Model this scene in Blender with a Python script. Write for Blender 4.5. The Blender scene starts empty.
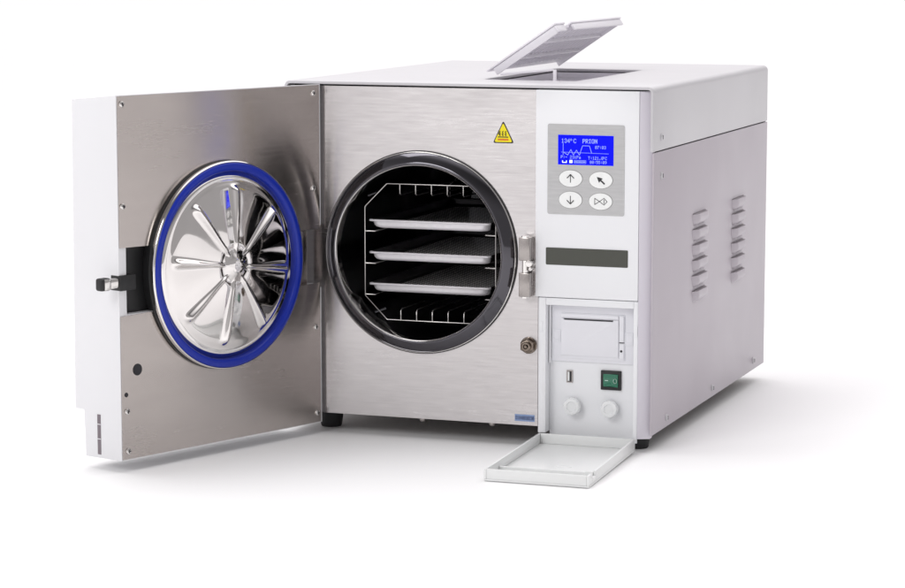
import bpy, bmesh, math, random
from mathutils import Vector, Matrix
random.seed(4)
S = bpy.context.scene
COL = S.collection
PI = math.pi
W, D, H = 0.4512, 0.568, 0.400          # cabinet width, depth, height
FLOOR = -0.020

# ------------------------------------------------------------------ materials
def nodes(name):
    m = bpy.data.materials.new(name); m.use_nodes = True
    nt = m.node_tree; b = nt.nodes['Principled BSDF']
    return m, nt, b
def N(nt, t, **k):
    n = nt.nodes.new(t)
    for a, v in k.items(): setattr(n, a, v)
    return n
def coords(nt, scale, kind='Object'):
    tc = N(nt, 'ShaderNodeTexCoord'); mp = N(nt, 'ShaderNodeMapping')
    mp.inputs['Scale'].default_value = scale
    nt.links.new(tc.outputs[kind], mp.inputs['Vector'])
    return mp.outputs['Vector']
def noise(nt, vec, scale=1.0, detail=4, rough=.5):
    n = N(nt, 'ShaderNodeTexNoise'); n.inputs['Scale'].default_value = scale
    n.inputs['Detail'].default_value = detail; n.inputs['Roughness'].default_value = rough
    nt.links.new(vec, n.inputs['Vector']); return n.outputs['Fac']
def ramp(nt, fac, a, b):
    r = N(nt, 'ShaderNodeMapRange'); r.inputs['From Min'].default_value = .25; r.inputs['From Max'].default_value = .75
    r.inputs['To Min'].default_value = a; r.inputs['To Max'].default_value = b
    nt.links.new(fac, r.inputs['Value']); return r.outputs['Result']
def mixc(nt, fac, c1, c2):
    m = N(nt, 'ShaderNodeMix', data_type='RGBA')
    nt.links.new(fac, m.inputs['Factor'])
    m.inputs['A'].default_value = (*c1, 1); m.inputs['B'].default_value = (*c2, 1)
    return m.outputs['Result']
def bump(nt, b, h, strength, dist=.001):
    n = N(nt, 'ShaderNodeBump'); n.inputs['Strength'].default_value = strength; n.inputs['Distance'].default_value = dist
    nt.links.new(h, n.inputs['Height']); nt.links.new(n.outputs['Normal'], b.inputs['Normal'])

def paint(name, c1, c2, rough=.4, grain=900, bs=.05, spec=.5):
    m, nt, b = nodes(name)
    v = coords(nt, (1, 1, 1))
    big = noise(nt, v, 9, 3); fine = noise(nt, v, grain, 2)
    nt.links.new(mixc(nt, big, c1, c2), b.inputs['Base Color'])
    nt.links.new(ramp(nt, big, rough - .04, rough + .04), b.inputs['Roughness'])
    b.inputs['Specular IOR Level'].default_value = spec
    bump(nt, b, fine, bs, .0004)
    return m
def brushed(name, c1, c2, rough=.3, bs=.1, aniso=.0, sx=14, sz=900, warp=.5):
    m, nt, b = nodes(name)
    v = coords(nt, (sx, sx, sz)); streak = noise(nt, v, 1, 5, .65)
    v2 = coords(nt, (5, 5, 16)); cloud = noise(nt, v2, 1, 4, .55)
    v3 = coords(nt, (35, 35, 330)); mid = noise(nt, v3, 1, 3, .6)
    mx = N(nt, 'ShaderNodeMath', operation='ADD'); nt.links.new(streak, mx.inputs[0]); nt.links.new(mid, mx.inputs[1])
    hf = N(nt, 'ShaderNodeMath', operation='MULTIPLY'); nt.links.new(mx.outputs[0], hf.inputs[0]); hf.inputs[1].default_value = .5
    r = ramp(nt, hf.outputs[0], 0, 1)
    nt.links.new(mixc(nt, r, c1, c2), b.inputs['Base Color'])
    b.inputs['Metallic'].default_value = 1
    ad = N(nt, 'ShaderNodeMath', operation='ADD')
    nt.links.new(ramp(nt, hf.outputs[0], rough - .03, rough + .05), ad.inputs[0]); nt.links.new(ramp(nt, cloud, -.05, .07), ad.inputs[1])
    nt.links.new(ad.outputs[0], b.inputs['Roughness'])
    bump(nt, b, hf.outputs[0], bs, .0006)
    if aniso:                                   # grain runs level, so reflections smear up and down
        b.inputs['Anisotropic'].default_value = aniso
        tv = N(nt, 'ShaderNodeCombineXYZ'); tv.inputs['Z'].default_value = 1; nt.links.new(tv.outputs[0], b.inputs['Tangent'])
    return m
def metal(name, c, rough, var=.03, sc=60):
    m, nt, b = nodes(name)
    n = noise(nt, coords(nt, (1, 1, 1)), sc, 3)
    nt.links.new(mixc(nt, n, c, tuple(x * .88 for x in c)), b.inputs['Base Color'])
    b.inputs['Metallic'].default_value = 1
    nt.links.new(ramp(nt, n, max(0.01, rough - var), rough + var), b.inputs['Roughness'])
    return m
def plain(name, c, rough=.5, metallic=0, emis=None, es=1, spec=.5):
    m, nt, b = nodes(name)
    n = noise(nt, coords(nt, (1, 1, 1)), 120, 3)
    nt.links.new(mixc(nt, n, c, tuple(x * .9 for x in c)), b.inputs['Base Color'])
    b.inputs['Roughness'].default_value = rough; b.inputs['Metallic'].default_value = metallic
    b.inputs['Specular IOR Level'].default_value = spec
    if emis: b.inputs['Emission Color'].default_value = (*emis, 1); b.inputs['Emission Strength'].default_value = es
    return m

M = {}
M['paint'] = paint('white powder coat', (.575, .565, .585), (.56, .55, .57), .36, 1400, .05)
M['sideshade'] = paint('shaded powder coat', (.51, .47, .51), (.475, .435, .475), .38, 1400, .05)  # darker copy of the white coat, the side's shade in its colour
M['cover'] = paint('white door plastic', (.765, .765, .78), (.745, .745, .765), .4, 1200, .03)
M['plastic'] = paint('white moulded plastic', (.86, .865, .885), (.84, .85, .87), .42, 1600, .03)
M['bezel'] = paint('shaded moulded plastic', (.67, .64, .70), (.65, .62, .68), .4, 1600, .03)  # white plastic with the canted face's shade put into the colour
M['printer'] = paint('printer plastic', (.81, .81, .85), (.79, .79, .83), .38, 1600, .03)
M['flap'] = paint('flap plastic', (.82, .83, .825), (.80, .81, .805), .3, 1600, .03)
M['lidp'] = paint('tank lid plastic', (.86, .84, .885), (.84, .82, .865), .35, 1600, .03)
M['steel'] = brushed('brushed steel', (.455, .435, .435), (.60, .575, .575), .22, .03, aniso=.93)
M['door_steel'] = brushed('door sheet steel', (.50, .455, .43), (.58, .53, .505), .22, .008, aniso=.93)
M['plate'] = brushed('keypad plate steel', (.40, .40, .405), (.54, .54, .54), .36, .12, sx=40, sz=1600)
M['chrome'] = metal('chrome', (.78, .76, .74), .09)
M['dome'] = metal('mirror polished steel', (.86, .83, .81), .05, .015, 30)
M['ring'] = metal('dark polished ring', (.11, .106, .118), .07, .02)
M['chamber'] = metal('chamber wall', (.07, .07, .075), .22)  # steel, with the shade of the deep interior put into the colour
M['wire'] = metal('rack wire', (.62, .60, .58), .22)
M['shadewire'] = metal('shaded rack wire', (.22, .21, .21), .3)  # darker copy of the rack wire, chamber shade put into the colour
M['tray'] = metal('pressed tray aluminium', (.97, .95, .98), .42, .04, 200)
M['trayshade'] = metal('shaded tray metal', (.20, .19, .20), .4)  # dark copy of the tray metal, inner shade put into the colour
M['tray'].node_tree.nodes['Principled BSDF'].inputs['Metallic'].default_value = .3
M['gap'] = plain('louver slot shade', (.34, .31, .33), .7)
M['nut'] = metal('brass nut', (.22, .18, .15), .16)
M['strike'] = metal('strike steel', (.40, .37, .355), .24, .05, 300)
M['slot'] = plain('vent shade', (.20, .17, .19), .6)
M['black'] = plain('black plastic', (.012, .012, .013), .5)
M['rubber'] = plain('black rubber', (.015, .015, .016), .7)
M['dark'] = plain('dark gap', (.02, .018, .02), .8)
M['blue'] = plain('blue silicone', (.003, .022, .36), .30, spec=.4)
M['lcd'] = plain('lcd backlight', (.0, .0, .4), .35, spec=.12, emis=(.0, .004, .95), es=.74)
M['lcdpix'] = plain('lcd pixel', (.34, .42, .85), .4, emis=(.24, .34, 1.0), es=.34)
M['lcdpix2'] = plain('lcd yellow pixel', (.8, .85, .6), .4, emis=(.75, .85, .62), es=.7)
M['smoke'] = plain('smoked window', (.055, .058, .045), .22)
M['button'] = plain('white button', (.93, .94, .93), .35)
M['outline'] = plain('button outline', (.30, .30, .30), .5)
M['ink'] = plain('black ink', (.015, .015, .02), .5)
M['yellow'] = plain('warning yellow', (.92, .78, .0), .4)
M['red'] = plain('red ink', (.75, .12, .02), .5)
M['green'] = plain('green rocker', (.005, .16, .085), .18, spec=.8)
M['greenmark'] = plain('rocker mark', (.55, .78, .68), .4)
M['label'] = plain('blue label paper', (.26, .36, .60), .5)
M['labelink'] = plain('label ink', (.05, .06, .14), .5)
M['magnet'] = plain('magnet', (.14, .10, .09), .3, .8)

def knob_mat():
    m, nt, b = nodes('milky knob plastic')
    n = noise(nt, coords(nt, (1, 1, 1)), 90, 3)
    nt.links.new(mixc(nt, n, (.84, .85, .85), (.79, .80, .81)), b.inputs['Base Color'])
    b.inputs['Roughness'].default_value = .25
    b.inputs['Subsurface Weight'].default_value = .5; b.inputs['Subsurface Radius'].default_value = (.006, .006, .006)
    b.inputs['Subsurface Scale'].default_value = 1
    return m
M['knob'] = knob_mat()

def mesh_tray_mat():          # tray bottom: rows of round perforations
    m, nt, b = nodes('perforated tray sheet')
    out = nt.nodes['Material Output']
    b.inputs['Metallic'].default_value = .1; b.inputs['Roughness'].default_value = .35
    b.inputs['Base Color'].default_value = (.95, .93, .93, 1)
    tc = N(nt, 'ShaderNodeTexCoord'); mp = N(nt, 'ShaderNodeMapping')
    mp.inputs['Rotation'].default_value = (0, 0, math.radians(45)); mp.inputs['Scale'].default_value = (160, 160, 0)
    nt.links.new(tc.outputs['Object'], mp.inputs['Vector'])
    fr = N(nt, 'ShaderNodeVectorMath', operation='FRACTION'); nt.links.new(mp.outputs[0], fr.inputs[0])
    ds = N(nt, 'ShaderNodeVectorMath', operation='DISTANCE'); nt.links.new(fr.outputs[0], ds.inputs[0]); ds.inputs[1].default_value = (.5, .5, 0)
    lt = N(nt, 'ShaderNodeMath', operation='LESS_THAN'); nt.links.new(ds.outputs['Value'], lt.inputs[0]); lt.inputs[1].default_value = .37
    tr = N(nt, 'ShaderNodeBsdfTransparent'); mx = N(nt, 'ShaderNodeMixShader')
    nt.links.new(lt.outputs[0], mx.inputs[0]); nt.links.new(b.outputs[0], mx.inputs[1]); nt.links.new(tr.outputs[0], mx.inputs[2])
    nt.links.new(mx.outputs[0], out.inputs['Surface'])
    return m
M['perf'] = mesh_tray_mat()

# ------------------------------------------------------------------ mesh helpers
def obj(name, bm, mats, parent=None, sharp=35, smooth=True, loc=None, rotz=None):
    bmesh.ops.remove_doubles(bm, verts=bm.verts, dist=1e-6)
    bmesh.ops.recalc_face_normals(bm, faces=bm.faces)
    me = bpy.data.meshes.new(name); bm.to_mesh(me); bm.free()
    for m in (mats if isinstance(mats, (list, tuple)) else [mats]): me.materials.append(M[m])
    if smooth:
        for p in me.polygons: p.use_smooth = True
        me.set_sharp_from_angle(angle=math.radians(sharp))
    o = bpy.data.objects.new(name, me); COL.objects.link(o)
    if parent: o.parent = parent
    if loc is not None: o.location = loc
    if rotz is not None: o.rotation_euler = (0, 0, rotz)
    return o
def B(): return bmesh.new()
def box(bm, x0, x1, y0, y1, z0, z1, bev=0, mi=0, seg=2):
    t = bmesh.new()
    r = bmesh.ops.create_cube(t, size=1)
    for v in t.verts:
        v.co = Vector(((x0 + x1) / 2 + v.co.x * (x1 - x0), (y0 + y1) / 2 + v.co.y * (y1 - y0), (z0 + z1) / 2 + v.co.z * (z1 - z0)))
    if bev: bmesh.ops.bevel(t, geom=list(t.edges), offset=bev, segments=seg, affect='EDGES', profile=.5)
    merge(bm, t, mi)
def merge(bm, t, mi=0, mat=None):
    vm = {}
    for v in t.verts: vm[v] = bm.verts.new(mat @ v.co if mat else v.co)
    for f in t.faces:
        try: g = bm.faces.new([vm[v] for v in f.verts]); g.material_index = mi
        except ValueError: pass
    t.free()
def prism(bm, pts, a0, a1, axis='Z', mi=0, bev=0):
    """extrude polygon pts; axis Z: pts are (x,y); axis Y: pts are (x,z); axis X: pts are (y,z)"""
    t = bmesh.new()
    def P(p, a):
        return {'Z': (p[0], p[1], a), 'Y': (p[0], a, p[1]), 'X': (a, p[0], p[1])}[axis]
    lo = [t.verts.new(P(p, a0)) for p in pts]; hi = [t.verts.new(P(p, a1)) for p in pts]
    n = len(pts)
    t.faces.new(lo[::-1]); t.faces.new(hi)
    for i in range(n): t.faces.new((lo[i], lo[(i + 1) % n], hi[(i + 1) % n], hi[i]))
    bmesh.ops.recalc_face_normals(t, faces=t.faces)
    if bev: bmesh.ops.bevel(t, geom=list(t.edges), offset=bev, segments=2, affect='EDGES', profile=.5)
    merge(bm, t, mi)
def lathe(bm, prof, org, axis, seg=64, mi=0, close=False):
    """prof: list of (radius, height along axis)"""
    ax = Vector(axis).normalized()
    a = Vector((0, 0, 1)) if abs(ax.z) < .9 else Vector((1, 0, 0))
    s = (a - ax * a.dot(ax)).normalized(); c = ax.cross(s); org = Vector(org)
    rings = []
    for r, h in prof:
        if r < 1e-7: rings.append([bm.verts.new(org + ax * h)])
        else: rings.append([bm.verts.new(org + ax * h + (s * math.cos(2 * PI * k / seg) + c * math.sin(2 * PI * k / seg)) * r) for k in range(seg)])
    prs = list(zip(rings, rings[1:]))
    if close: prs.append((rings[-1], rings[0]))
    for A, Bq in prs:
        for k in range(seg):
            j = (k + 1) % seg
            if len(A) == 1 and len(Bq) == 1: continue
            if len(A) == 1: f = bm.faces.new((A[0], Bq[j], Bq[k]))
            elif len(Bq) == 1: f = bm.faces.new((A[k], A[j], Bq[0]))
            else: f = bm.faces.new((A[k], A[j], Bq[j], Bq[k]))
            f.material_index = mi
def tube(bm, pts, r, seg=8, mi=0, cap=True):
    pts = [Vector(p) for p in pts]; prev = None; rings = []
    for i, p in enumerate(pts):
        d = (pts[min(i + 1, len(pts) - 1)] - pts[max(i - 1, 0)]).normalized()
        if prev is None:
            a = Vector((0, 0, 1)) if abs(d.z) < .9 else Vector((1, 0, 0)); s = (a - d * a.dot(d)).normalized()
        else: s = (prev - d * prev.dot(d)).normalized()
        prev = s; c = d.cross(s)
        rings.append([bm.verts.new(p + (s * math.cos(2 * PI * k / seg) + c * math.sin(2 * PI * k / seg)) * r) for k in range(seg)])
    for A, Bq in zip(rings, rings[1:]):
        for k in range(seg):
            j = (k + 1) % seg
            f = bm.faces.new((A[k], A[j], Bq[j], Bq[k])); f.material_index = mi
    if cap:
        for R in (rings[0], rings[-1]):
            f = bm.faces.new(R); f.material_index = mi
def flat(bm, pts, y, mi=0, th=.0003):
    """thin slab parallel to the front, pts are (x,z), facing -Y at depth y"""
    prism(bm, pts, y, y + th, 'Y', mi)
def seg2(bm, p, q, w, y, mi=0):
    dx, dz = q[0] - p[0], q[1] - p[1]; L = math.hypot(dx, dz) or 1e-9
    nx, nz = -dz / L * w / 2, dx / L * w / 2; ex, ez = dx / L * w / 4, dz / L * w / 4
    flat(bm, [(p[0] + nx - ex, p[1] + nz - ez), (q[0] + nx + ex, q[1] + nz + ez), (q[0] - nx + ex, q[1] - nz + ez), (p[0] - nx - ex, p[1] - nz - ez)], y, mi)
def poly2(bm, pts, w, y, mi=0):
    for p, q in zip(pts, pts[1:]): seg2(bm, p, q, w, y, mi); 
def ellipse(cx, cz, a, b, n=48): return [(cx + a * math.cos(2 * PI * k / n), cz + b * math.sin(2 * PI * k / n)) for k in range(n)]
def rrect(x0, x1, z0, z1, r, n=6):
    out = []
    for cx, cz, a0 in ((x1 - r, z1 - r, 0), (x0 + r, z1 - r, 90), (x0 + r, z0 + r, 180), (x1 - r, z0 + r, 270)):
        for k in range(n + 1):
            a = math.radians(a0 + 90 * k / n); out.append((cx + r * math.cos(a), cz + r * math.sin(a)))
    return out

FONT = {
 '0': '01110 10001 10011 10101 11001 10001 01110', '1': '00100 01100 00100 00100 00100 00100 01110',
 '2': '01110 10001 00001 00110 01000 10000 11111', '3': '01110 10001 00001 00110 00001 10001 01110',
 '4': '00010 00110 01010 10010 11111 00010 00010', '5': '11111 10000 11110 00001 00001 10001 01110',
 '6': '00110 01000 10000 11110 10001 10001 01110', '7': '11111 00001 00010 00100 01000 01000 01000',
 '8': '01110 10001 10001 01110 10001 10001 01110', '9': '01110 10001 10001 01111 00001 00010 01100',
 'P': '11110 10001 10001 11110 10000 10000 10000', 'R': '11110 10001 10001 11110 10100 10010 10001',
 'I': '01110 00100 00100 00100 00100 00100 01110', 'O': '01110 10001 10001 10001 10001 10001 01110',
 'N': '10001 11001 10101 10101 10011 10001 10001', 'C': '01110 10001 10000 10000 10000 10001 01110',
 'k': '10000 10000 10010 10100 11000 10100 10010', 'a': '00000 00000 01110 00001 01111 10001 01111',
 'T': '11111 00100 00100 00100 00100 00100 00100', ':': '00000 00100 00100 00000 00100 00100 00000',
 '.': '00000 00000 00000 00000 00000 01100 01100', '-': '00000 00000 00000 11111 00000 00000 00000',
 'D': '11110 10001 10001 10001 10001 10001 11110', 'o': '01100 10010 10010 01100 00000 00000 00000', ' ': '00000 ' * 7}
def pixtext(bm, s, x, z, pw, ph, y, mi=0, adv=6, bold=1.0):
    for ch in s:
        rows = FONT[ch].split()
        for j, row in enumerate(rows):
            k = 0
            while k < 5:
                if row[k] == '1':
                    e = k
                    while e < 5 and row[e] == '1': e += 1
                    xa, xb = x + k * pw, x + (e - 1 + bold) * pw
                    flat(bm, [(xa, z - j * ph), (xb, z - j * ph), (xb, z - (j + 1) * ph), (xa, z - (j + 1) * ph)], y, mi, .0002)
                    k = e
                else: k += 1
        x += adv * pw

def screw(parent, loc, rotz=0, r=.0038, mat='chrome'):
    """domed cross head screw, its axis along local -Y"""
    bm = B()
    lathe(bm, [(r, .0004), (r, -.0006), (r * .92, -.0013), (r * .6, -.0020), (0, -.0023)], (0, 0, 0), (0, 1, 0), 20)
    for a in (0, 1):
        if a: box(bm, -r * .55, r * .55, -.0026, -.0012, -r * .11, r * .11, mi=1)
        else: box(bm, -r * .11, r * .11, -.00262, -.0012, -r * .55, r * .55, mi=1)
    return obj('screw', bm, [mat, 'dark'], parent, loc=loc, rotz=rotz)

# ------------------------------------------------------------------ floor
bm = B()
n = 12
for i in range(1): 
    vs = [bm.verts.new((x, y, FLOOR)) for x, y in ((-60, -60), (60, -60), (60, 60), (-60, 60))]; bm.faces.new(vs)
M['floor'] = paint('white studio floor', (.90, .90, .90), (.885, .885, .885), .6, 400, .02, spec=.1)
fl = obj('floor', bm, 'floor', smooth=False); fl['kind'] = 'structure'

# ------------------------------------------------------------------ the steriliser
ROOT = bpy.data.objects.new('steam_sterilizer', None); COL.objects.link(ROOT)
ROOT['label'] = 'white benchtop steam sterilizer with its round steel door swung open and blue display lit'
ROOT['category'] = 'sterilizer'
ROOT.empty_display_size = .1

# --- upper cover (inverted U sheet) with the tank opening
SEAM = .3265
def arc(cx, cz, r, a0, a1, n=6): return [(cx + r * math.cos(math.radians(a0 + (a1 - a0) * k / n)), cz + r * math.sin(math.radians(a0 + (a1 - a0) * k / n))) for k in range(n + 1)]
R_ = .007
OX0, OX1, OY0, OY1 = .214, .330, .095, .385
prof = [(0, SEAM), (0, .36)] + arc(R_, H - R_, R_, 180, 90) + [(OX0, H), (OX1, H)] + arc(W - R_, H - R_, R_, 90, 0) + [(W, .36), (W, SEAM)]
ys = [-.003, OY0, OY1, D]
bm = B()
g = [[bm.verts.new((x, y, z)) for x, z in prof] for y in ys]
for j in range(3):
    for i in range(len(prof) - 1):
        if j == 1 and abs(prof[i][0] - OX0) < 1e-6 and abs(prof[i + 1][0] - OX1) < 1e-6: continue
        bm.faces.new((g[j][i], g[j][i + 1], g[j + 1][i + 1], g[j + 1][i]))
cover = obj('top_cover', bm, 'paint', ROOT)
sm = cover.modifiers.new('sheet', 'SOLIDIFY'); sm.thickness = .0036; sm.offset = -1
# make sure the sheet thickens inwards
nz = sum(p.normal.z * p.area for p in cover.data.polygons)
if nz < 0: cover.data.flip_normals()
bv = cover.modifiers.new('edge', 'BEVEL'); bv.width = .0009; bv.segments = 2; bv.limit_method = 'ANGLE'; bv.angle_limit = math.radians(50)

# tank under the opening
bm = B()
zt, zb = H - .0045, H - .036
x0, x1, y0, y1 = OX0 + .0005, OX1 - .0005, OY0 + .0005, OY1 - .0005
c = [(x0, y0), (x1, y0), (x1, y1), (x0, y1)]
ci = [(x0 + .006, y0 + .006), (x1 - .006, y0 + .006), (x1 - .006, y1 - .006), (x0 + .006, y1 - .006)]
for a in range(4):
    b_ = (a + 1) % 4
    bm.faces.new([bm.verts.new((*c[a], zt)), bm.verts.new((*c[b_], zt)), bm.verts.new((*c[b_], zt - .008)), bm.verts.new((*c[a], zt - .008))])
    bm.faces.new([bm.verts.new((*c[a], zt - .008)), bm.verts.new((*c[b_], zt - .008)), bm.verts.new((*ci[b_], zt - .0081)), bm.verts.new((*ci[a], zt - .0081))])
    bm.faces.new([bm.verts.new((*ci[a], zt - .0081)), bm.verts.new((*ci[b_], zt - .0081)), bm.verts.new((*ci[b_], zb)), bm.verts.new((*ci[a], zb))])
bm.faces.new([bm.verts.new((*q, zb)) for q in ci])
box(bm, x1 - .045, x1 - .015, y0 + .004, y0 + .03, zt - .008, zt - .001, .001)
obj('water_tank', bm, 'lidp', ROOT)

# --- lower side panels, bottom and back
def louver(bm, y0, z1, xw, sgn=1, w=.0635, h=.0145, d=.0075):
    """pressed scoop: the slot faces up, the body slopes back to the sheet"""
    X = lambda t: xw + sgn * t
    ny = 8; rows = 5
    gr = []
    for j in range(rows + 1):
        v = j / rows; z = z1 - v * h
        ins = .006 * v * v
        dd = d * (1 - v ** 2.4) * (.55 + .45 * v) / .75
        row = []
        for i in range(ny + 1):
            u = i / ny; e = min(u, 1 - u) * w
            s = min(1, (e / .007)) ** .5 if e < .007 else 1
            row.append(bm.verts.new((X(.0001 + dd * s), y0 + ins + u * (w - 2 * ins), z)))
        gr.append(row)
    for j in range(rows):
        for i in range(ny): bm.faces.new((gr[j][i], gr[j][i + 1], gr[j + 1][i + 1], gr[j + 1][i]))
    top = gr[0]
    base = [bm.verts.new((X(.0002), v.co.y, z1 - .0002)) for v in top]
    for i in range(ny):
        f = bm.faces.new((top[i], top[i + 1], base[i + 1], base[i])); f.material_index = 1
    a = [bm.verts.new(q) for q in ((X(.0003), y0 + .001, z1 + .0009), (X(.0003), y0 + w - .001, z1 + .0009), (X(.0003), y0 + w - .0005, z1 - .0003), (X(.0003), y0 + .0005, z1 - .0003))]
    f = bm.faces.new(a); f.material_index = 1  # strip painted on the sheet for the slot's shade
def side_panel(right):
    bm = B()
    if right: box(bm, W - .002, W + .0004, .0005, D - .001, .0010, SEAM - .0012, .0006)
    else: box(bm, -.0004, .002, .0005, D - .001, .0010, SEAM - .0012, .0006)
    xw, s = (W + .0004, 1) if right else (-.0004, -1)
    for k in range(6):
        louver(bm, .1755, .2390 - k * .0186, xw, s)
        louver(bm, .3725, .2388 - k * .0186, xw, s)
    o = obj('side_panel', bm, ['sideshade', 'gap'], ROOT, sharp=40)
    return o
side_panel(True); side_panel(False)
for (y, z) in ((.0300, .3415), (.0305, .2978), (.0635, .0122), (.2820, .0122), (.5030, .0137)):
    bm = B(); lathe(bm, [(.0042, .0006), (.0042, -.0004), (.0036, -.0016), (.002, -.0023), (0, -.0025)], (0, 0, 0), (0, 1, 0), 20)
    box(bm, -.0004, .0004, -.0028, -.0014, -.0022, .0022, mi=1)
    o = obj('screw', bm, ['paint', 'dark'], ROOT, loc=(W + (.0004 if z < SEAM else 0), y, z), rotz=PI / 2)
    o['label'] = 'white painted screw on the side of the cabinet'
bm = B(); box(bm, .0025, W - .0080, .020, D - .006, .0035, .0055); obj('base_plate', bm, 'strike', ROOT)
bm = B(); box(bm, .0022, W - .0022, D - .004, D - .0005, .006, H - .004, .0005)
obj('back_panel', bm, 'paint', ROOT)
bm = B()                                   # added dark liner, stands for shade in the seam and fascia gaps
box(bm, W - .006, W - .0036, .009, D - .006, .006, H - .006); box(bm, .0036, .006, .009, D - .006, .006, H - .006)
box(bm, .0062, W - .0062, .014, .018, .388, H - .0041)
obj('shade_liner', bm, 'dark', ROOT)

# --- feet
for fx, fy in ((.037, .047), (.4250, .037), (.06, .50), (.37, .50)):
    bm = B(); lathe(bm, [(0, .0042), (.0150, .0042), (.0142, -.008), (.0128, FLOOR + .002), (.0118, FLOOR + .0002), (0, FLOOR + .0002)], (fx, fy, 0), (0, 0, 1), 32)
    obj('foot', bm, 'rubber', ROOT)
for (bx, by) in ((.168, .012), (.255, .012)):
    bm = B(); lathe(bm, [(.004, .0036), (.004, .001), (.0025, -.001), (0, -.0012)], (bx, by, 0), (0, 0, 1), 16); obj('bolt', bm, 'strike', ROOT)

# --- brushed front fascia with the round mouth
CX, CZ = .1696, .2015
bm = B()
x0, x1, z0, z1, yf = .0038, .3140, .0042, .3943, .0025
rh = .1135; n = 128
inner = []; outer = []
for k in range(n):
    a = 2 * PI * k / n; ca, sa = math.cos(a), math.sin(a)
    inner.append((CX + rh * ca, CZ + rh * sa))
    tx = ((x1 - CX) / ca if ca > 0 else (x0 - CX) / ca) if abs(ca) > 1e-9 else 1e9
    tz = ((z1 - CZ) / sa if sa > 0 else (z0 - CZ) / sa) if abs(sa) > 1e-9 else 1e9
    t = min(tx, tz); outer.append((CX + t * ca, CZ + t * sa))
# snap nearest outer points to the corners
for cx_, cz_ in ((x0, z0), (x1, z0), (x1, z1), (x0, z1)):
    i = min(range(n), key=lambda k: (outer[k][0] - cx_) ** 2 + (outer[k][1] - cz_) ** 2); outer[i] = (cx_, cz_)
vi = [bm.verts.new((x, yf, z)) for x, z in inner]; vo = [bm.verts.new((x, yf, z)) for x, z in outer]; vb = [bm.verts.new((x, yf + .012, z)) for x, z in outer]
for k in range(n):
    j = (k + 1) % n
    bm.faces.new((vi[k], vi[j], vo[j], vo[k])); bm.faces.new((vo[k], vo[j], vb[j], vb[k]))
obj('front_fascia', bm, 'steel', ROOT, sharp=30)

# --- chamber and its mouth ring
bm = B()
lathe(bm, [(.1176, .0024), (.1174, -.0006), (.1168, -.0014), (.1120, -.0050), (.1070, -.0084), (.1052, -.0092), (.1042, -.0090), (.1034, -.0080), (.1030, -.0060), (.1028, .008)], (CX, 0, CZ), (0, 1, 0), 160)
ring = obj('chamber_ring', bm, 'ring', ROOT, sharp=60)
bm = B(); lathe(bm, [(.1184, .0022), (.1186, -.0006), (.1182, -.0014), (.1176, -.0016), (.1172, -.0010)], (CX, 0, CZ), (0, 1, 0), 160)
obj('ring_edge', bm, 'chrome', ring, sharp=60)
bm = B(); lathe(bm, [(.1196, .0024), (.1196, .0008), (.1186, .0004)], (CX, 0, CZ), (0, 1, 0), 160)
obj('ring_seal', bm, 'black', ring, sharp=60)
bm = B(); lathe(bm, [(.1038, -.0088), (.1034, -.0098), (.1026, -.0094), (.1023, -.0060), (.1023, .0060)], (CX, 0, CZ), (0, 1, 0), 160)
obj('inner_lip', bm, 'chrome', ring, sharp=60)
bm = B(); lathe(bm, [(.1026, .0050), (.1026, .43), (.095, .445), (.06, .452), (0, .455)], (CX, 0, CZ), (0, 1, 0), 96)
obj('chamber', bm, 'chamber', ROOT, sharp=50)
# thin tube bent along the lower left wall
bm = B()
ctl = [(.066, .160), (.0715, .149), (.0815, .1415), (.0905, .1305), (.1025, .1225), (.1140, .1110), (.1225, .1020), (.1345, .0985), (.1420, .1000)]
pts = []
for k in range(1, len(ctl) - 2):
    p0, p1, p2, p3 = [Vector(q) for q in ctl[k - 1:k + 3]]
    for q in range(6):
        t = q / 6; v = .5 * ((2 * p1) + (p2 - p0) * t + (2 * p0 - 5 * p1 + 4 * p2 - p3) * t * t + (3 * p1 - p0 - 3 * p2 + p3) * t ** 3)
        pts.append((v.x, .042, v.y))
tube(bm, pts, .0014, 10)
obj('bent_tube', bm, 'wire', ROOT)

# --- warning triangle and serial label
def label_triangle():
    bm = B(); y = yf - .0004
    ax, az = .2712, .3580; bx0, bx1, bz = .2586, .2842, .3322
    def tri(k, yy, mi, r=.0016):
        cx, cz = (ax + bx0 + bx1) / 3, (az + 2 * bz) / 3
        P = [Vector((cx + (x - cx) * k, cz + (z - cz) * k)) for x, z in ((ax, az), (bx0, bz), (bx1, bz))]
        out = []
        for i in range(3):
            p, q, s = P[i - 1], P[i], P[(i + 1) % 3]
            a = q + (p - q).normalized() * r * 1.6 * k; b = q + (s - q).normalized() * r * 1.6 * k
            for t in (0, .5, 1): out.append(tuple(a * (1 - t) ** 2 + q * 2 * t * (1 - t) + b * t * t))
        flat(bm, out, yy, mi, .0002)
    tri(1, y, 0); tri(.86, y - .0003, 1)
    yy = y - .0006
    for k in range(3):
        x0 = .2672 + k * .0035
        poly2(bm, [(x0 + .0008 * math.sin(t * 2.4), .3405 + t * .0009 ) for t in range(7)], .0008, yy, 0)
    seg2(bm, (.2650, .3392), (.2772, .3392), .0010, yy, 0)
    seg2(bm, (.2660, .3420), (.2655, .3462), .0008, yy, 0)
    for k in range(5): seg2(bm, (.2652 + k * .0026, .3362), (.2668 + k * .0026, .3362), .0016, yy, 2)
    o = obj('warning_label', bm, ['ink', 'yellow', 'red'], ROOT, smooth=False); o['label'] = 'yellow triangular hot surface warning sticker with black border'
label_triangle()
bm = B(); flat(bm, [(.2862, .0168), (.3104, .0168), (.3104, .0088), (.2862, .0088)], yf - .0004, 0, .0002)
pixtext(bm, 'D1840830230', .2874, .0150, .00034, .00062, yf - .0007, 1, 6, 1.0)
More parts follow.
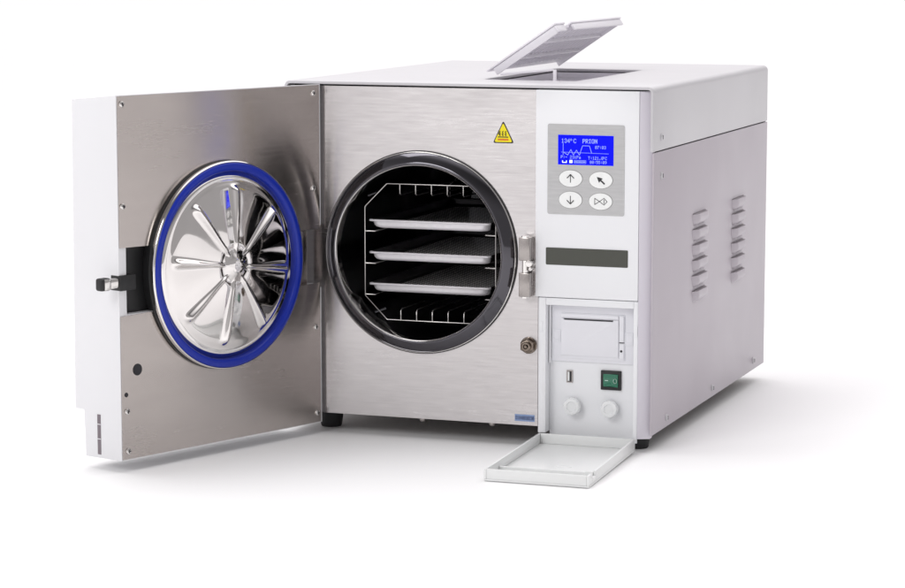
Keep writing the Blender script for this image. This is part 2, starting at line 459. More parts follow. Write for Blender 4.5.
o = obj('serial_label', bm, ['label', 'labelink'], ROOT, smooth=False); o['label'] = 'small blue sticker with a printed number at the bottom of the steel front'

# --- latch strike and pressure port on the fascia
bm = B()
box(bm, .2950, .3086, -.0125, .0024, .1985, .2255, .0012)
box(bm, .2950, .3086, -.0125, .0024, .1565, .1845, .0012)
st = obj('latch_strike', bm, 'strike', ROOT)
bm = B(); lathe(bm, [(.0036, .1840), (.0036, .1990)], (.3012, -.0068, 0), (0, 0, 1), 20)
obj('pin', bm, 'chrome', st, sharp=50)
for a, b_, c_ in ((.2252, .2268, .2272), (.1567, .1548, .1545)):
    bm = B(); lathe(bm, [(.0050, a), (.0050, b_), (.0, c_)], (.3012, -.0055, 0), (0, 0, 1), 6); obj('pin_head', bm, 'chrome', st, sharp=50)
bm = B(); lathe(bm, [(.0026, -.012), (.0026, .002)], (.3075, 0, .1955), (0, 1, 0), 16); lathe(bm, [(0, -.0135), (.0038, -.0130), (.0038, -.0100), (.0026, -.0098)], (.3075, 0, .1955), (0, 1, 0), 16)
lathe(bm, [(.0022, -.010), (.0022, .002)], (.3082, 0, .1890), (0, 1, 0), 16); lathe(bm, [(0, -.0110), (.0022, -.0100)], (.3082, 0, .1890), (0, 1, 0), 16)
obj('spring_button', bm, 'chrome', st, sharp=50)
bm = B()
px, pz = .3030, .0985
lathe(bm, [(.0098, .0024), (.0098, .0012), (.0090, .0004), (.0080, .0004)], (px, 0, pz), (0, 1, 0), 28)
lathe(bm, [(.0088, .0004), (.0088, -.0055), (.0076, -.0065), (.0056, -.0065)], (px, 0, pz), (0, 1, 0), 6)
lathe(bm, [(.0056, -.0065), (.0056, -.0090), (.0046, -.0096), (.0032, -.0096), (.0028, -.0050), (0, -.0050)], (px, 0, pz), (0, 1, 0), 28)
lathe(bm, [(0, -.0110), (.0018, -.0106), (.0020, -.0060)], (px, 0, pz), (0, 1, 0), 16)
obj('pressure_port', bm, 'nut', ROOT, sharp=25)

# --- control column
bm = B()
YP = .0002
prism(bm, [(.3112, YP), (.4338, YP), (.4338, .014), (.3112, .014)], .1562, .3946, 'Z', 0, .0006)
cp = obj('control_panel', bm, 'plastic', ROOT)
bm = B()                                    # canted right-hand trim strip
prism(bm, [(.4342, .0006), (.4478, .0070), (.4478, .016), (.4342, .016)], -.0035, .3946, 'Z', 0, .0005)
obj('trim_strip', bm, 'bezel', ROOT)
# keypad plate
bm = B(); prism(bm, rrect(.3256, .4170, .2527, .3560, .0022), YP - .0006, YP + .0002, 'Y', 0)
kp = obj('keypad_plate', bm, 'plate', cp, sharp=30)
# display 128 x 64 dots
lx0, lx1, lz0, lz1 = .3382, .4040, .3097, .3438
yd = YP - .0010
bm = B(); flat(bm, [(lx0, lz0), (lx1, lz0), (lx1, lz1), (lx0, lz1)], yd, 0, .0003)
pw, ph = (lx1 - lx0) / 128, (lz1 - lz0) / 64
X_ = lambda a: lx0 + a * pw
Z_ = lambda a: lz1 - a * ph
yq = yd - .0003
pixtext(bm, '134', X_(8), Z_(8), pw * 1.15, ph * 1.3, yq, 1, 6)
pixtext(bm, 'o', X_(28.5), Z_(8), pw, ph * 1.1, yq, 1, 6); pixtext(bm, 'C', X_(36), Z_(8), pw * 1.25, ph * 1.3, yq, 1, 6)
pixtext(bm, 'PRION', X_(57), Z_(8), pw * 1.15, ph * 1.3, yq, 1, 6, 1.3)
pixtext(bm, '07:03', X_(86), Z_(22), pw * .85, ph * .95, yq, 1, 6)
pixtext(bm, 'P:-', X_(7), Z_(44), pw * .85, ph * .95, yq, 1, 6); pixtext(bm, '21kPa', X_(28), Z_(44), pw * .85, ph * .95, yq, 1, 6)
pixtext(bm, 'T:121.0', X_(70), Z_(45), pw * .85, ph * .95, yq, 1, 6); pixtext(bm, 'oC', X_(104), Z_(45), pw * .85, ph * .95, yq, 1, 6)
pixtext(bm, '00:55:09', X_(74), Z_(54), pw * .82, ph * .9, yq, 1, 6)
lw = pw * .9
poly2(bm, [(X_(12), Z_(18)), (X_(12), Z_(43))], lw, yq, 1)
poly2(bm, [(X_(8), Z_(37)), (X_(117), Z_(38.5))], lw * .7, yq, 1)
poly2(bm, [(X_(a), Z_(b)) for a, b in ((13, 37), (18, 40), (23, 43), (30, 31), (36, 43), (43, 32), (50, 43), (53, 34), (57, 22.5), (73, 22.5), (78, 37.5))], lw * 1.15, yq - .0002, 1)
def frame2(a0, b0, a1, b1, mi=1, w=.8): poly2(bm, [(X_(a0), Z_(b0)), (X_(a1), Z_(b0)), (X_(a1), Z_(b1)), (X_(a0), Z_(b1)), (X_(a0), Z_(b0))], pw * w, yq - .0004, mi)
poly2(bm, [(X_(11), Z_(55)), (X_(11), Z_(59)), (X_(20), Z_(59)), (X_(20), Z_(55))], pw * 1.6, yq - .0004, 2)
flat(bm, [(X_(27), Z_(60)), (X_(34), Z_(60)), (X_(34), Z_(53.5)), (X_(27), Z_(53.5))], yq - .0004, 2)
for k in range(3):
    frame2(38 + 9.5 * k, 54, 46 + 9.5 * k, 60); seg2(bm, (X_(40 + 9.5 * k), Z_(57)), (X_(44 + 9.5 * k), Z_(57)), ph * 2.2, yq - .0004, 1)
o = obj('display', bm, ['lcd', 'lcdpix', 'lcdpix2'], cp, smooth=False); o['label'] = 'blue lit display reading 134 degrees and PRION with a cycle graph'
# four oval buttons
def button(cx, cz, draw, lab):
    bm = B(); yb = YP - .0010
    prism(bm, ellipse(cx, cz, .0143, .0101), yb, yb + .0004, 'Y', 1)
    prism(bm, ellipse(cx, cz, .0137, .0095), yb - .0003, yb + .0001, 'Y', 0)
    draw(bm, cx, cz, yb - .0006)
    o = obj('button', bm, ['button', 'outline', 'ink'], cp, smooth=False); o['label'] = lab
def up(bm, cx, cz, y, s=1):
    seg2(bm, (cx, cz - .0044), (cx, cz + .0044), .0008, y, 2)
    poly2(bm, [(cx - .0040, cz + s * .0006), (cx, cz + s * .0046), (cx + .0040, cz + s * .0006)], .0009, y - .0003, 2)
def down(bm, cx, cz, y): up(bm, cx, cz, y, -1)
def cursor(bm, cx, cz, y):
    flat(bm, [(cx - .0046, cz + .0036), (cx + .0024, cz + .0019), (cx + .0006, cz + .0003), (cx - .0020, cz - .0030)], y, 2)
    seg2(bm, (cx - .0004, cz + .0002), (cx + .0044, cz - .0042), .0016, y - .0003, 2)
def play(bm, cx, cz, y):
    poly2(bm, [(cx - .0068, cz + .0036), (cx - .0068, cz - .0036), (cx - .0012, cz), (cx - .0068, cz + .0036)], .0006, y, 2)
    poly2(bm, [(cx - .0012, cz), (cx + .0042, cz + .0038), (cx + .0078, cz), (cx + .0042, cz - .0038), (cx - .0012, cz)], .0006, y, 2)
    seg2(bm, (cx + .0042, cz - .0022), (cx + .0042, cz + .0022), .0006, y, 2)
button(.3534, .2940, up, 'oval white button with an up arrow')
button(.3893, .2932, cursor, 'oval white button with a slanted pointer arrow')
button(.3534, .2696, down, 'oval white button with a down arrow')
button(.3892, .2688, play, 'oval white button with start and stop symbols')
# smoked window strip
bm = B(); prism(bm, rrect(.3240, .4219, .1940, .2139, .0012, 3), YP - .0005, YP + .0003, 'Y', 0)
obj('indicator_window', bm, 'smoke', cp, smooth=False)

# --- service compartment below
YR = .0185
bm = B()
box(bm, .3146, .3236, .0018, YR, -.0030, .1552, .0005)           # left stile
box(bm, .3238, .4286, .0018, YR, .1470, .1552, .0005)            # head rail
box(bm, .4288, .4339, .0018, YR, -.0030, .1552, .0005)           # right stile
box(bm, .3236, .4290, YR, YR + .002, -.0120, .1480)              # back of the recess
box(bm, .3244, .3262, .0120, YR - .0002, .0776, .1462, .0005)
box(bm, .3152, .3200, .0008, .0020, .1150, .1275, .0003)         # catch notch cover
box(bm, .4294, .4336, .0010, .0020, .1150, .1275, .0003)
box(bm, .3200, .3226, .0060, .0160, .0000, .0100, .0004)
sc = obj('service_compartment', bm, 'plastic', ROOT)
# printer
bm = B()
yp = YR - .0030
box(bm, .3266, .4262, yp, YR - .0002, .0800, .1452, .0006)
o0 = .0018
prism(bm, [(.3380, .1372), (.4150, .1372), (.4150, .0840), (.3380, .0840)], yp - .0012, yp + .0004, 'Y', 0, .0004)
prism(bm, [(.3388, .1310), (.3412, .1310), (.3424, .1290), (.4010, .1290), (.4022, .1310), (.4078, .1310), (.4078, .0878), (.3388, .0878)], yp - .0030, yp - .0014, 'Y', 0, .0004)
flat(bm, [(.3416, .1306), (.4016, .1306), (.4002, .1292), (.3432, .1292)], yp - .0022, 1, .0006)
box(bm, .3390, .4076, yp - .0028, yp - .0014, .1318, .1362, .0004)
box(bm, .4088, .4142, yp - .0034, yp - .0014, .1060, .1360, .0005)
box(bm, .4088, .4142, yp - .0026, yp - .0014, .0858, .1045, .0003)
seg2(bm, (.4086, .1052), (.4144, .1052), .0008, yp - .0015, 1)
lathe(bm, [(0, yp - .0030), (.0014, yp - .0029), (.0014, yp - .0016)], (.4112, 0, .0955), (0, 1, 0), 14, 1)
for cx_, a0 in ((.3325, 90), (.4195, -90)):
    lathe(bm, [(.0050, yp + .0004), (.0050, yp - .0010), (.0040, yp - .0010), (.0040, yp + .0004)], (cx_, 0, .1095), (0, 1, 0), 28)
    box(bm, cx_ - .0052, cx_ + .0052, yp - .0006, yp + .0004, .1020, .1170, .0002)
pr = obj('printer', bm, ['printer', 'ink'], sc, sharp=30)
# usb socket
bm = B()
ux, uz = .3480, .0622
box(bm, ux - .0036, ux - .0026, YR - .0016, YR - .0002, uz - .0072, uz + .0072, mi=0)
box(bm, ux + .0026, ux + .0036, YR - .0016, YR - .0002, uz - .0072, uz + .0072, mi=0)
box(bm, ux - .0026, ux + .0026, YR - .0016, YR - .0002, uz + .0062, uz + .0072, mi=0)
box(bm, ux - .0026, ux + .0026, YR - .0016, YR - .0002, uz - .0072, uz - .0062, mi=0)
box(bm, ux - .0026, ux + .0026, YR - .0006, YR - .0001, uz - .0062, uz + .0062, mi=1)
box(bm, ux - .0022, ux - .0002, YR - .0014, YR - .0004, uz - .0054, uz + .0054, mi=2)
obj('usb_port', bm, ['strike', 'ink', 'button'], sc)
# power switch
bm = B()
sx0, sx1, sz0, sz1 = .3860, .4105, .0490, .0718
box(bm, sx0, sx1, YR - .0030, YR - .0002, sz0, sz1, .0008, 0)
prism(bm, [(sx0 + .0032, YR - .0034), (sx0 + .0122, YR - .0032), (sx1 - .0032, YR - .0058), (sx1 - .0032, YR - .0028), (sx0 + .0032, YR - .0028)], sz0 + .0040, sz1 - .0040, 'Z', 1, .0003)
seg2(bm, (sx0 + .0058, .0604), (sx0 + .0092, .0604), .0009, YR - .0044, 2)
poly2(bm, ellipse(.4042, .0604, .0020, .0026, 18) + [(.4062, .0604)], .0007, YR - .0064, 2)
o = obj('power_switch', bm, ['black', 'green', 'greenmark'], sc, sharp=30); o['label'] = 'green rocker switch with line and circle in a black frame'
# drain knobs
for kx, kz in ((.3535, .0285), (.3985, .0280)):
    bm = B(); seg = 72; L = .0125
    prof_ = [(.0055, 0), (.0060, -.002), (.0090, -.0026), (.0100, -.0040), (.0100, -.0100), (.0092, -.0120), (.0060, -.0126), (.0055, -.0112), (0, -.0112)]
    rings = []
    for r, h in prof_:
        rr = []
        for k in range(seg):
            a = 2 * PI * k / seg
            f_ = 1 + (.018 * math.cos(a * 12) if .0085 < r else 0)
            rr.append(bm.verts.new((kx + r * f_ * math.cos(a), YR - .0002 + h, kz + r * f_ * math.sin(a))))
        rings.append(rr)
    for A, Bq in zip(rings, rings[1:]):
        for k in range(seg):
            j = (k + 1) % seg
            try: bm.faces.new((A[k], A[j], Bq[j], Bq[k]))
            except ValueError: pass
    obj('drain_knob', bm, 'knob', sc, sharp=45)

# --- drop-down flap (an open tray hinged at the bottom)
def flap():
    bm = B()
    zt_b, zt_f, zb_b, zb_f = -.0030, -.0062, -.0170, -.0194
    yb, yf_ = -.0010, -.2065
    xl = (.3168, .3200); xr = (.4326, .4395)           # back, front
    def P(u, v, top):            # u across 0..1, v back->front 0..1, top 0..1
        xl_ = xl[0] + (xl[1] - xl[0]) * v; xr_ = xr[0] + (xr[1] - xr[0]) * v
        zt_ = zt_b + (zt_f - zt_b) * v; zb_ = zb_b + (zb_f - zb_b) * v
        return Vector((xl_ + (xr_ - xl_) * u, yb + (yf_ - yb) * v, zb_ + (zt_ - zb_) * top))
    def blk(u0, u1, v0, v1, t0, t1, mi=0, bev=.0005):
        t = bmesh.new()
        vs = [t.verts.new(P(u, v, w)) for w in (t0, t1) for u, v in ((u0, v0), (u1, v0), (u1, v1), (u0, v1))]
        for f in ((3, 2, 1, 0), (4, 5, 6, 7), (0, 1, 5, 4), (1, 2, 6, 5), (2, 3, 7, 6), (3, 0, 4, 7)): t.faces.new([vs[i] for i in f])
        if bev: bmesh.ops.bevel(t, geom=list(t.edges), offset=bev, segments=2, affect='EDGES', profile=.5)
        merge(bm, t, mi)
    wu, wv = .024, .014
    blk(0, 1, 0, 1, 0, .17)
    blk(0, wu, 0, 1, .171, 1)
    blk(1 - wu, 1, 0, .86, .171, 1)
    blk(1 - wu, 1, .86, .93, .171, .62)
    blk(1 - wu, 1, .93, 1, .171, 1)
    blk(wu + .001, 1 - wu - .001, 1 - wv, 1, .171, 1)
    blk(wu + .001, 1 - wu - .001, 0, wv, .171, 1.0)
    blk(wu + .001, .965, .77, .785, .171, .55)
    blk(.90, .974, .85, .87, .171, .9)
    # round catch magnet
    c_ = P(.20, .86, .175); lathe(bm, [(0, .0040), (.0042, .0036), (.0048, 0)], c_, (0, 0, 1), 20, 1)
    return obj('compartment_flap', bm, ['flap', 'magnet'], sc, sharp=30)
flap()

# --- tank lid, hinged on its left and standing open
def tank_lid():
    ang = math.atan2(.0585, .085) - .01
    ca, sa = math.cos(ang), math.sin(ang)
    hx, hz = .2115, .4075; y0, y1 = .118, .398; L = .1035
    bm = B()
    def P(a, y, t):   # a along lid, t normal (underside negative)
        return Vector((hx + a * ca - t * sa, y, hz + a * sa + t * ca))
    def blk(a0, a1, ya, yb, t0, t1, mi=0, bev=.0005):
        t = bmesh.new()
        vs = [t.verts.new(P(a, y, w)) for w in (t0, t1) for a, y in ((a0, ya), (a1, ya), (a1, yb), (a0, yb))]
        for f in ((3, 2, 1, 0), (4, 5, 6, 7), (0, 1, 5, 4), (1, 2, 6, 5), (2, 3, 7, 6), (3, 0, 4, 7)): t.faces.new([vs[i] for i in f])
        if bev: bmesh.ops.bevel(t, geom=list(t.edges), offset=bev, segments=2, affect='EDGES', profile=.5)
        merge(bm, t, mi)
    blk(0, L, y0, y0 + .038, 0, .0022); blk(0, L - .009, y0 + .0382, y0 + .0658, 0, .0022); blk(0, L, y0 + .066, y1, 0, .0022)
    blk(.008, L - .004, y0 + .002, y0 + .0045, -.0095, -.0003)         # front skirt
    blk(0, L - .004, y1 - .0045, y1 - .002, -.0060, -.0003)
    blk(L - .004, L - .0015, y0 + .002, y0 + .036, -.0085, -.0003)
    blk(L - .004, L - .0015, y0 + .068, y1 - .002, -.0085, -.0003)
    for a in (L * .33, L * .66):                                   # two cross ribs
        blk(a - .0012, a + .0012, y0 + .005, y1 - .005, -.0052, -.0003)
    k = 0; y = y0 + .016
    while y < y1 - .01:                                            # fine ribs running to the free edge
        for a0, a1 in ((.012, L * .33 - .0018), (L * .33 + .0018, L * .66 - .0018), (L * .66 + .0018, L - .0050)):
            blk(a0, a1, y - .0012, y + .0012, -.0022, -.0003, bev=0)
        y += .0155
    o = obj('tank_lid', bm, 'lidp', ROOT, sharp=30)
    # hinge stay
    bm = B()
    box(bm, .2960, .3000, .1120, .1150, .3965, .4120, .0006)
    prism(bm, [(.2300, .4040), (.2960, .4105), (.2960, .4130), (.2300, .4070)], .1125, .1150, 'Y', 0, .0004)
    obj('lid_stay', bm, 'lidp', o)
    return o
tank_lid()

# ------------------------------------------------------------------ the door
HX, HY = .0445, -.0055                      # hinge end of the inner sheet
ea = math.atan2(-.93357424, -.35838407)
bm = B()
TI = .0004
prism(bm, [(0, -.0062), (0, .3965), (-.0718, .3896), (-.0758, .0447), (-.0612, .0447), (-.0592, -.0075)], -.0028, .3176, 'X')
door = obj('door', bm, 'cover', ROOT, loc=(HX, HY, 0), rotz=ea, smooth=False)
def carve(target, polys):
    """cut closed solids out of a part and bake the result into its mesh"""
    cuts = []
    for build in polys:
        cb = B(); build(cb); c_ = obj('cutter', cb, 'cover', smooth=False); c_.matrix_world = Matrix.Translation((HX, HY, 0)) @ Matrix.Rotation(ea, 4, 'Z'); cuts.append(c_)
        md = target.modifiers.new('cut', 'BOOLEAN'); md.operation = 'DIFFERENCE'; md.object = c_; md.solver = 'EXACT'
    bvm = target.modifiers.new('edge', 'BEVEL'); bvm.width = .0010; bvm.segments = 3; bvm.limit_method = 'ANGLE'; bvm.angle_limit = math.radians(25)
    bpy.context.view_layer.update()
    me = bpy.data.meshes.new_from_object(target.evaluated_get(bpy.context.evaluated_depsgraph_get()))
    target.modifiers.clear(); target.data = me
    for p in me.polygons: p.use_smooth = True
    me.set_sharp_from_angle(angle=math.radians(40))
    for c_ in cuts: bpy.data.objects.remove(c_)
carve(door, [lambda b: box(b, -.02, .3065, -.0133, .02, .1560, .2300),
             lambda b: box(b, -.02, .0165, -.09, .02, .1600, .2285),
             lambda b: prism(b, [(-.02, -.014), (.0016, -.014), (.036, -.090), (-.02, -.090)], -.03, .42, 'Z')])
door['label'] = 'open door with white outer cover and polished steel inside'
bm = B(); box(bm, .0540, .3063, -.0131, -.0100, .1563, .2297); obj('channel_plate', bm, 'black', door)
bm = B(); box(bm, .0170, .0538, -.0131, -.0040, .1603, .2282, .0006); obj('hinge_bracket', bm, 'door_steel', door)
# vent slot with cross bars on the free edge
bm = B()
box(bm, .3174, .3179, -.0392, -.0336, -.0030, .0420, mi=0)
for z in (.031, .0145): box(bm, .3178, .3182, -.0391, -.0337, z - .0004, z + .0004, mi=1)
obj('vent_slot', bm, ['slot', 'cover'], door)
# the two inner sheets, each with a concave bite round the locking ring
DC, DZ = .1570, .1977
def sheet(upper):
    bm = B()
    rb = .1175; pts = []
    if upper:
        za = lambda u: .2256 + (.2302 - .2256) * u / .316
        u0, u1, zo = .0002, .3166, .3955
        pts = [(u0, zo), (u1, zo), (u1, za(u1))]
        # bite
        s = [];
        for k in range(49):
            a = math.radians(12 + (168 - 12) * k / 48); s.append((DC + rb * math.cos(a), DZ + rb * math.sin(a)))
        s = [q for q in s if q[1] > za(q[0]) + .0005]
        ua, ub = s[0][0], s[-1][0]
        pts += [(ua, za(ua))] + s + [(ub, za(ub))] + [(u0, za(u0))]
    else:
        za = lambda u: .1620 - (.1620 - .1545) * u / .316
        u0, u1, zo = .0002, .3166, -.0050
        pts = [(u0, zo), (u1, zo), (u1, za(u1))]
        s = []
        for k in range(49):
            a = math.radians(-12 - (168 - 12) * k / 48); s.append((DC + rb * math.cos(a), DZ + rb * math.sin(a)))
        s = [q for q in s if q[1] < za(q[0]) - .0005]
        pts += [(s[0][0], za(s[0][0]))] + s + [(s[-1][0], za(s[-1][0]))] + [(u0, za(u0))]
    prism(bm, pts, .0002, .0012, 'Y', 0)
    o = obj('inner_sheet', bm, 'door_steel', door, sharp=30)
    o['label'] = 'upper brushed steel sheet of the door' if upper else 'lower brushed steel sheet of the door'
sheet(True); sheet(False)
for u, z in ((.3110, .3870), (.0105, .3862), (.3118, .2756), (.0115, .2752), (.3098, .0484), (.3090, .0040), (.0085, .1096), (.0070, .0062)):
    screw(door, (u, .0012, z), PI, .0036)
bm = B(); lathe(bm, [(0, .0016), (.0062, .0015)], (.2935, 0, .0935), (0, 1, 0), 28); lathe(bm, [(.0062, .0015), (.0066, .0016), (.0066, .0010)], (.2935, 0, .0935), (0, 1, 0), 28)
obj('large_hole', bm, 'ink', door)
bm = B(); lathe(bm, [(0, .0016), (.0026, .0015), (.0026, .001)], (.3105, 0, .0672), (0, 1, 0), 20); obj('small_hole', bm, 'ink', door)
# locking ring (black), steel rim, blue gasket, pressed mirror dome
bm = B(); lathe(bm, [(.1000, -.0090), (.1172, -.0090), (.1173, .0008), (.1190, .0012), (.1194, .0020), (.1194, .0036), (.1184, .0044), (.1100, .0044)], (DC, 0, DZ), (0, 1, 0), 128)
obj('locking_ring', bm, 'black', door, sharp=40)
bm = B(); lathe(bm, [(.1090, .0046), (.1182, .0046), (.1190, .0052), (.1190, .0092), (.1184, .0106), (.1174, .0112), (.1168, .0104), (.1168, .0050)], (DC, 0, DZ), (0, 1, 0), 160)
obj('lid_rim', bm, 'chrome', door, sharp=60)
bm = B(); lathe(bm, [(.1167, .0060), (.1167, .0112), (.1158, .0122), (.1135, .0126), (.1106, .0126), (.1086, .0121), (.1077, .0110), (.1074, .0010)], (DC, 0, DZ), (0, 1, 0), 160)
obj('gasket', bm, 'blue', door, sharp=70)
bm = B()
NA, NR = 384, 84
RO = .1074
RIBS = [math.radians(a) for a in (94, 51, 6.5, -38, -81, -124, -173, 139)]
def smooth(a, b, x):
    t = max(0, min(1, (x - a) / (b - a))); return t * t * (3 - 2 * t)
def dome_h(r, a):
    q = r / RO
    h = .0086 + .0105 * (1 - q ** 1.7)                 # conical, slightly domed
    h -= .0052 * smooth(.93, 1.0, q)
    h -= .0018 * math.exp(-((q - .90) / .05) ** 2)
    # the sheet pillows a little between ribs, never quite evenly
    h += .0003 * math.sin(PI * min(1, q)) * (.5 - .5 * math.cos(8 * (a - .10))) * (1 + .5 * math.sin(a * 2 + 1.3))
    h += .0006 * math.sin(r * 70 + 2 * math.sin(a)) * math.sin(3 * a + .7) * q
    rib = 0
    for c_ in RIBS:
        d = (a - c_ + PI) % (2 * PI) - PI
        s = r * math.sin(d) if abs(d) < PI / 2 else 1
        al = r * math.cos(d)
        wd = .0015 + .0018 * smooth(.015, .090, al)
        env = smooth(.0120, .0230, al) * (1 - smooth(.0850, .0925, al))
        x = abs(s) / wd
        rib = max(rib, env * math.exp(-x ** 2.2 * .75) * (.0024 + .0038 * smooth(.03, .085, al)))
    h += rib
    h += .0038 * (1 - smooth(.0060, .0175, r))         # raised hub
    h -= .0008 * math.exp(-((r - .0195) / .0035) ** 2)
    return h
rows = [[bm.verts.new((DC, dome_h(0, 0), DZ))]]
for j in range(1, NR + 1):
    r = RO * (j / NR)
    rows.append([bm.verts.new((DC + r * math.cos(2 * PI * k / NA), dome_h(r, 2 * PI * k / NA), DZ + r * math.sin(2 * PI * k / NA))) for k in range(NA)])
for k in range(NA): bm.faces.new((rows[0][0], rows[1][k], rows[1][(k + 1) % NA]))
for A, Bq in zip(rows[1:], rows[2:]):
    for k in range(NA): bm.faces.new((A[k], A[(k + 1) % NA], Bq[(k + 1) % NA], Bq[k]))
o = obj('pressure_lid', bm, 'dome', door, sharp=180); o['label'] = 'mirror polished round steel plate with eight radial ribs'
# latch hook on the free edge
bm = B()
box(bm, .2950, .3180, -.0130, .0030, .1830, .2000, .0010, 1)
box(bm, .3100, .3330, -.0070, .0010, .1865, .1975, .0014, 0)
box(bm, .3300, .3445, -.0090, .0020, .1850, .1990, .0028, 2, 4)
box(bm, .3310, .3400, .0016, .0026, .1860, .1980, .0004, 0)
obj('latch_hook', bm, ['chrome', 'black', 'black'], door)

# ------------------------------------------------------------------ tray rack (lifts out of the chamber)
RK = bpy.data.objects.new('tray_rack', None); COL.objects.link(RK); RK.location = (CX, .03, CZ - .085); RK.empty_display_size = .03
RK['label'] = 'octagonal steel wire rack standing inside the dark round chamber'; RK['category'] = 'rack'
def octo(y, r=.00085, grow=0):
    x0, x1, z0, z1, c = .0885 - CX, .2530 - CX, .0330 - .0007, .1940 - .032, .028
    z0, z1 = -.0005 + .0, .1620
    P = [(x0 + c, z1), (x1 - c, z1), (x1, z1 - c), (x1, z0 + c), (x1 - c, z0), (x0 + c, z0), (x0, z0 + c), (x0, z1 - c)]
    return [(a, y, b) for a, b in P]
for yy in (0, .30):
    bm = B(); P = octo(yy); tube(bm, P + [P[0]], .00080, 8); obj('hoop', bm, 'wire' if yy == 0 else 'shadewire', RK, sharp=60)
xs_top = [.1215 + k * .0196 for k in range(5)]
for k in range(5):
    x = .1325 - CX + k * .0199
    for x_, za, zb_, zc in ((x, .1625, .1510, .1492), (x + .001, -.0010, .0105, .0125)):
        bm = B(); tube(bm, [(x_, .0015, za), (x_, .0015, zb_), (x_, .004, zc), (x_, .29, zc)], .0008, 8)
        w_o = obj('divider_wire', bm, ['wire', 'shadewire'], RK, sharp=60)
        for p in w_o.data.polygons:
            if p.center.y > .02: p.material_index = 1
tray_z = [.2257, .1872, .1497]
for tz in tray_z:
    z = tz - (CZ - .085) - .0045
    for s in (-1, 1):
        xe = (.0885 - CX) if s < 0 else (.2530 - CX)
        xi = xe - s * .0125
        bm = B(); tube(bm, [(xe, .0005, z), (xi, .0005, z), (xi, .30, z), (xe, .30, z)], .00085, 8); obj('tray_runner', bm, 'wire', RK, sharp=60)
for (x, z) in ((-.073, .150), (-.066, .010)):
    bm = B(); tube(bm, [(x - .004, -.001, z - .003), (x + .009, .006, z + .002)], .0019, 10); obj('clip', bm, 'chamber', RK)

# ------------------------------------------------------------------ three perforated trays on the rack's runners
def make_tray():
    t = bpy.data.objects.new('instrument_tray', None); COL.objects.link(t); t.empty_display_size = .02
    # local origin: centre of the front edge at the tray's underside
    w, L, h = .0765, .285, .0098
    bm = B()
    def loop(ins, z, r):
        return [(a, b, z) for a, b in rrect(-w + ins, w - ins, ins, L - ins, max(r, .0005), 6)]
    prof_ = [(.0000, h - .0020, .005), (-.0002, h - .0004, .005), (.0006, h + .0004, .005), (.0026, h + .0002, .005), (.0034, h - .0010, .007), (.0042, .0036, .009), (.0056, .0012, .010), (.0086, .0001, .010), (.0130, 0, .008)]
    rings = [[bm.verts.new(q) for q in loop(*p_)] for p_ in prof_]
    for A, Bq in zip(rings, rings[1:]):
        for k in range(len(A)): bm.faces.new((A[k], A[(k + 1) % len(A)], Bq[(k + 1) % len(A)], Bq[k]))
    rim = obj('tray_wall', bm, ['tray', 'trayshade'], t, sharp=50)
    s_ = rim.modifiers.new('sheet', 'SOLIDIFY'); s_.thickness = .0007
    for p in rim.data.polygons:                                    # shade inside the tray put into a darker colour
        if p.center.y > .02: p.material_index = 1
    bm = B(); bm.faces.new([bm.verts.new(q) for q in loop(.0128, .0001, .008)])
    obj('perforated_bottom', bm, 'perf', t, smooth=False)
    return t
tr0 = make_tray()
labs = ['top perforated metal tray in the rack inside the chamber', 'middle perforated metal tray of the three in the chamber', 'bottom perforated metal tray in the rack, just above the wire dividers']
for i, tz in enumerate(tray_z):
    if i == 0: t = tr0
    else:
        t = tr0.copy(); COL.objects.link(t)
        for ch in list(tr0.children):
            c_ = ch.copy(); COL.objects.link(c_); c_.parent = t
    t.location = (.1705, .0265, tz)
    t['label'] = labs[i]; t['category'] = 'tray'; t['group'] = 'perforated trays in the chamber rack'

# ------------------------------------------------------------------ camera (fitted to the photograph)
cam = bpy.data.cameras.new('Camera'); co = bpy.data.objects.new('Camera', cam); COL.objects.link(co)
r_ = Vector((.941435014, .337194459, -.000105)); u_ = Vector((-.04445893, .12443673, .991231)); w_ = Vector((-.33425068, .9331749, -.1321404))
mt = Matrix((r_, u_, -w_)).transposed().to_4x4(); mt.translation = Vector((1.23143, -2.85191, .55842))
co.matrix_world = mt
cam.sensor_width = 36; cam.lens = 2618.536 / 905 * 36; cam.clip_start = .1; cam.clip_end = 300
S.camera = co

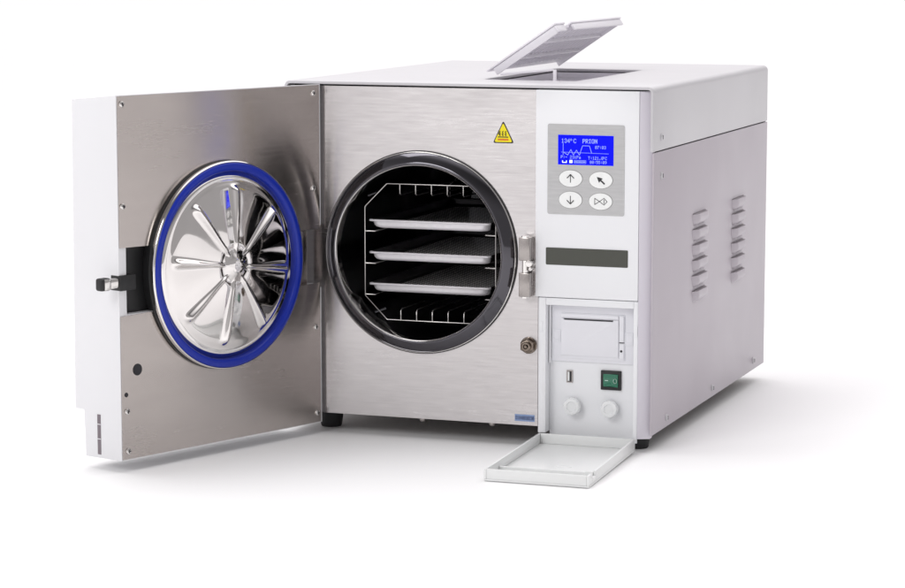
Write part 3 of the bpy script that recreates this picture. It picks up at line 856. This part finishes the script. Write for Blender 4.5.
# ------------------------------------------------------------------ studio surroundings and lamps
wd = bpy.data.worlds.new('World'); S.world = wd; wd.use_nodes = True
nt = wd.node_tree; bg = nt.nodes['Background']
tc = N(nt, 'ShaderNodeTexCoord'); sp = N(nt, 'ShaderNodeSeparateXYZ'); nt.links.new(tc.outputs['Generated'], sp.inputs[0])
def mr(src, a, b, c_, d_, kind='SMOOTHSTEP'):
    m_ = N(nt, 'ShaderNodeMapRange', interpolation_type=kind)
    for i_, v_ in zip(('From Min', 'From Max', 'To Min', 'To Max'), (a, b, c_, d_)): m_.inputs[i_].default_value = v_
    nt.links.new(src, m_.inputs['Value']); return m_.outputs['Result']
def mth(op, a, b):
    m_ = N(nt, 'ShaderNodeMath', operation=op)
    for i_, v_ in enumerate((a, b)):
        if isinstance(v_, (int, float)): m_.inputs[i_].default_value = v_
        else: nt.links.new(v_, m_.inputs[i_])
    return m_.outputs[0]
side = mr(sp.outputs['X'], -.6, .6, .95, .42)             # room darker towards the right
dt = N(nt, 'ShaderNodeVectorMath', operation='DOT_PRODUCT'); nt.links.new(tc.outputs['Generated'], dt.inputs[0])
dt.inputs[1].default_value = Vector((.06, .40, .92)).normalized()[:]
top = mr(dt.outputs['Value'], .55, .95, .0, 2.0)           # large soft overhead light
upf = mr(sp.outputs['Z'], .38, .75, 1.0, .40)             # dim above the horizon
side = mth('MULTIPLY', side, upf)
bg.inputs['Strength'].default_value = .955
cmb = N(nt, 'ShaderNodeCombineXYZ')
val = mth('ADD', side, top)
rgb = N(nt, 'ShaderNodeMix', data_type='RGBA', blend_type='MULTIPLY'); rgb.inputs['Factor'].default_value = 1
nt.links.new(val, rgb.inputs['A']); rgb.inputs['B'].default_value = (1.0, .975, .99, 1)
nt.links.new(rgb.outputs['Result'], bg.inputs['Color'])

def lamp(name, loc, target, sx, sy, power, col=(1, 1, 1)):
    l = bpy.data.lights.new(name, 'AREA'); l.shape = 'RECTANGLE'; l.size = sx; l.size_y = sy; l.energy = power; l.color = col
    o = bpy.data.objects.new(name, l); COL.objects.link(o); o.location = loc
    o.rotation_euler = (Vector(target) - Vector(loc)).to_track_quat('-Z', 'Y').to_euler()
lamp('key_softbox', (-.55, -2.7, 1.9), (.2, 0, .2), 1.2, 1.2, 24)
lamp('top_softbox', (-.70, -.05, 2.4), (-.3, .1, 0), 1.1, .9, 11)

S.view_settings.view_transform = 'Standard'; S.view_settings.look = 'None'; S.view_settings.exposure = 0; S.view_settings.gamma = 1
S.render.engine = 'CYCLES'
S.cycles.max_bounces = 10; S.cycles.glossy_bounces = 6; S.cycles.transparent_max_bounces = 12
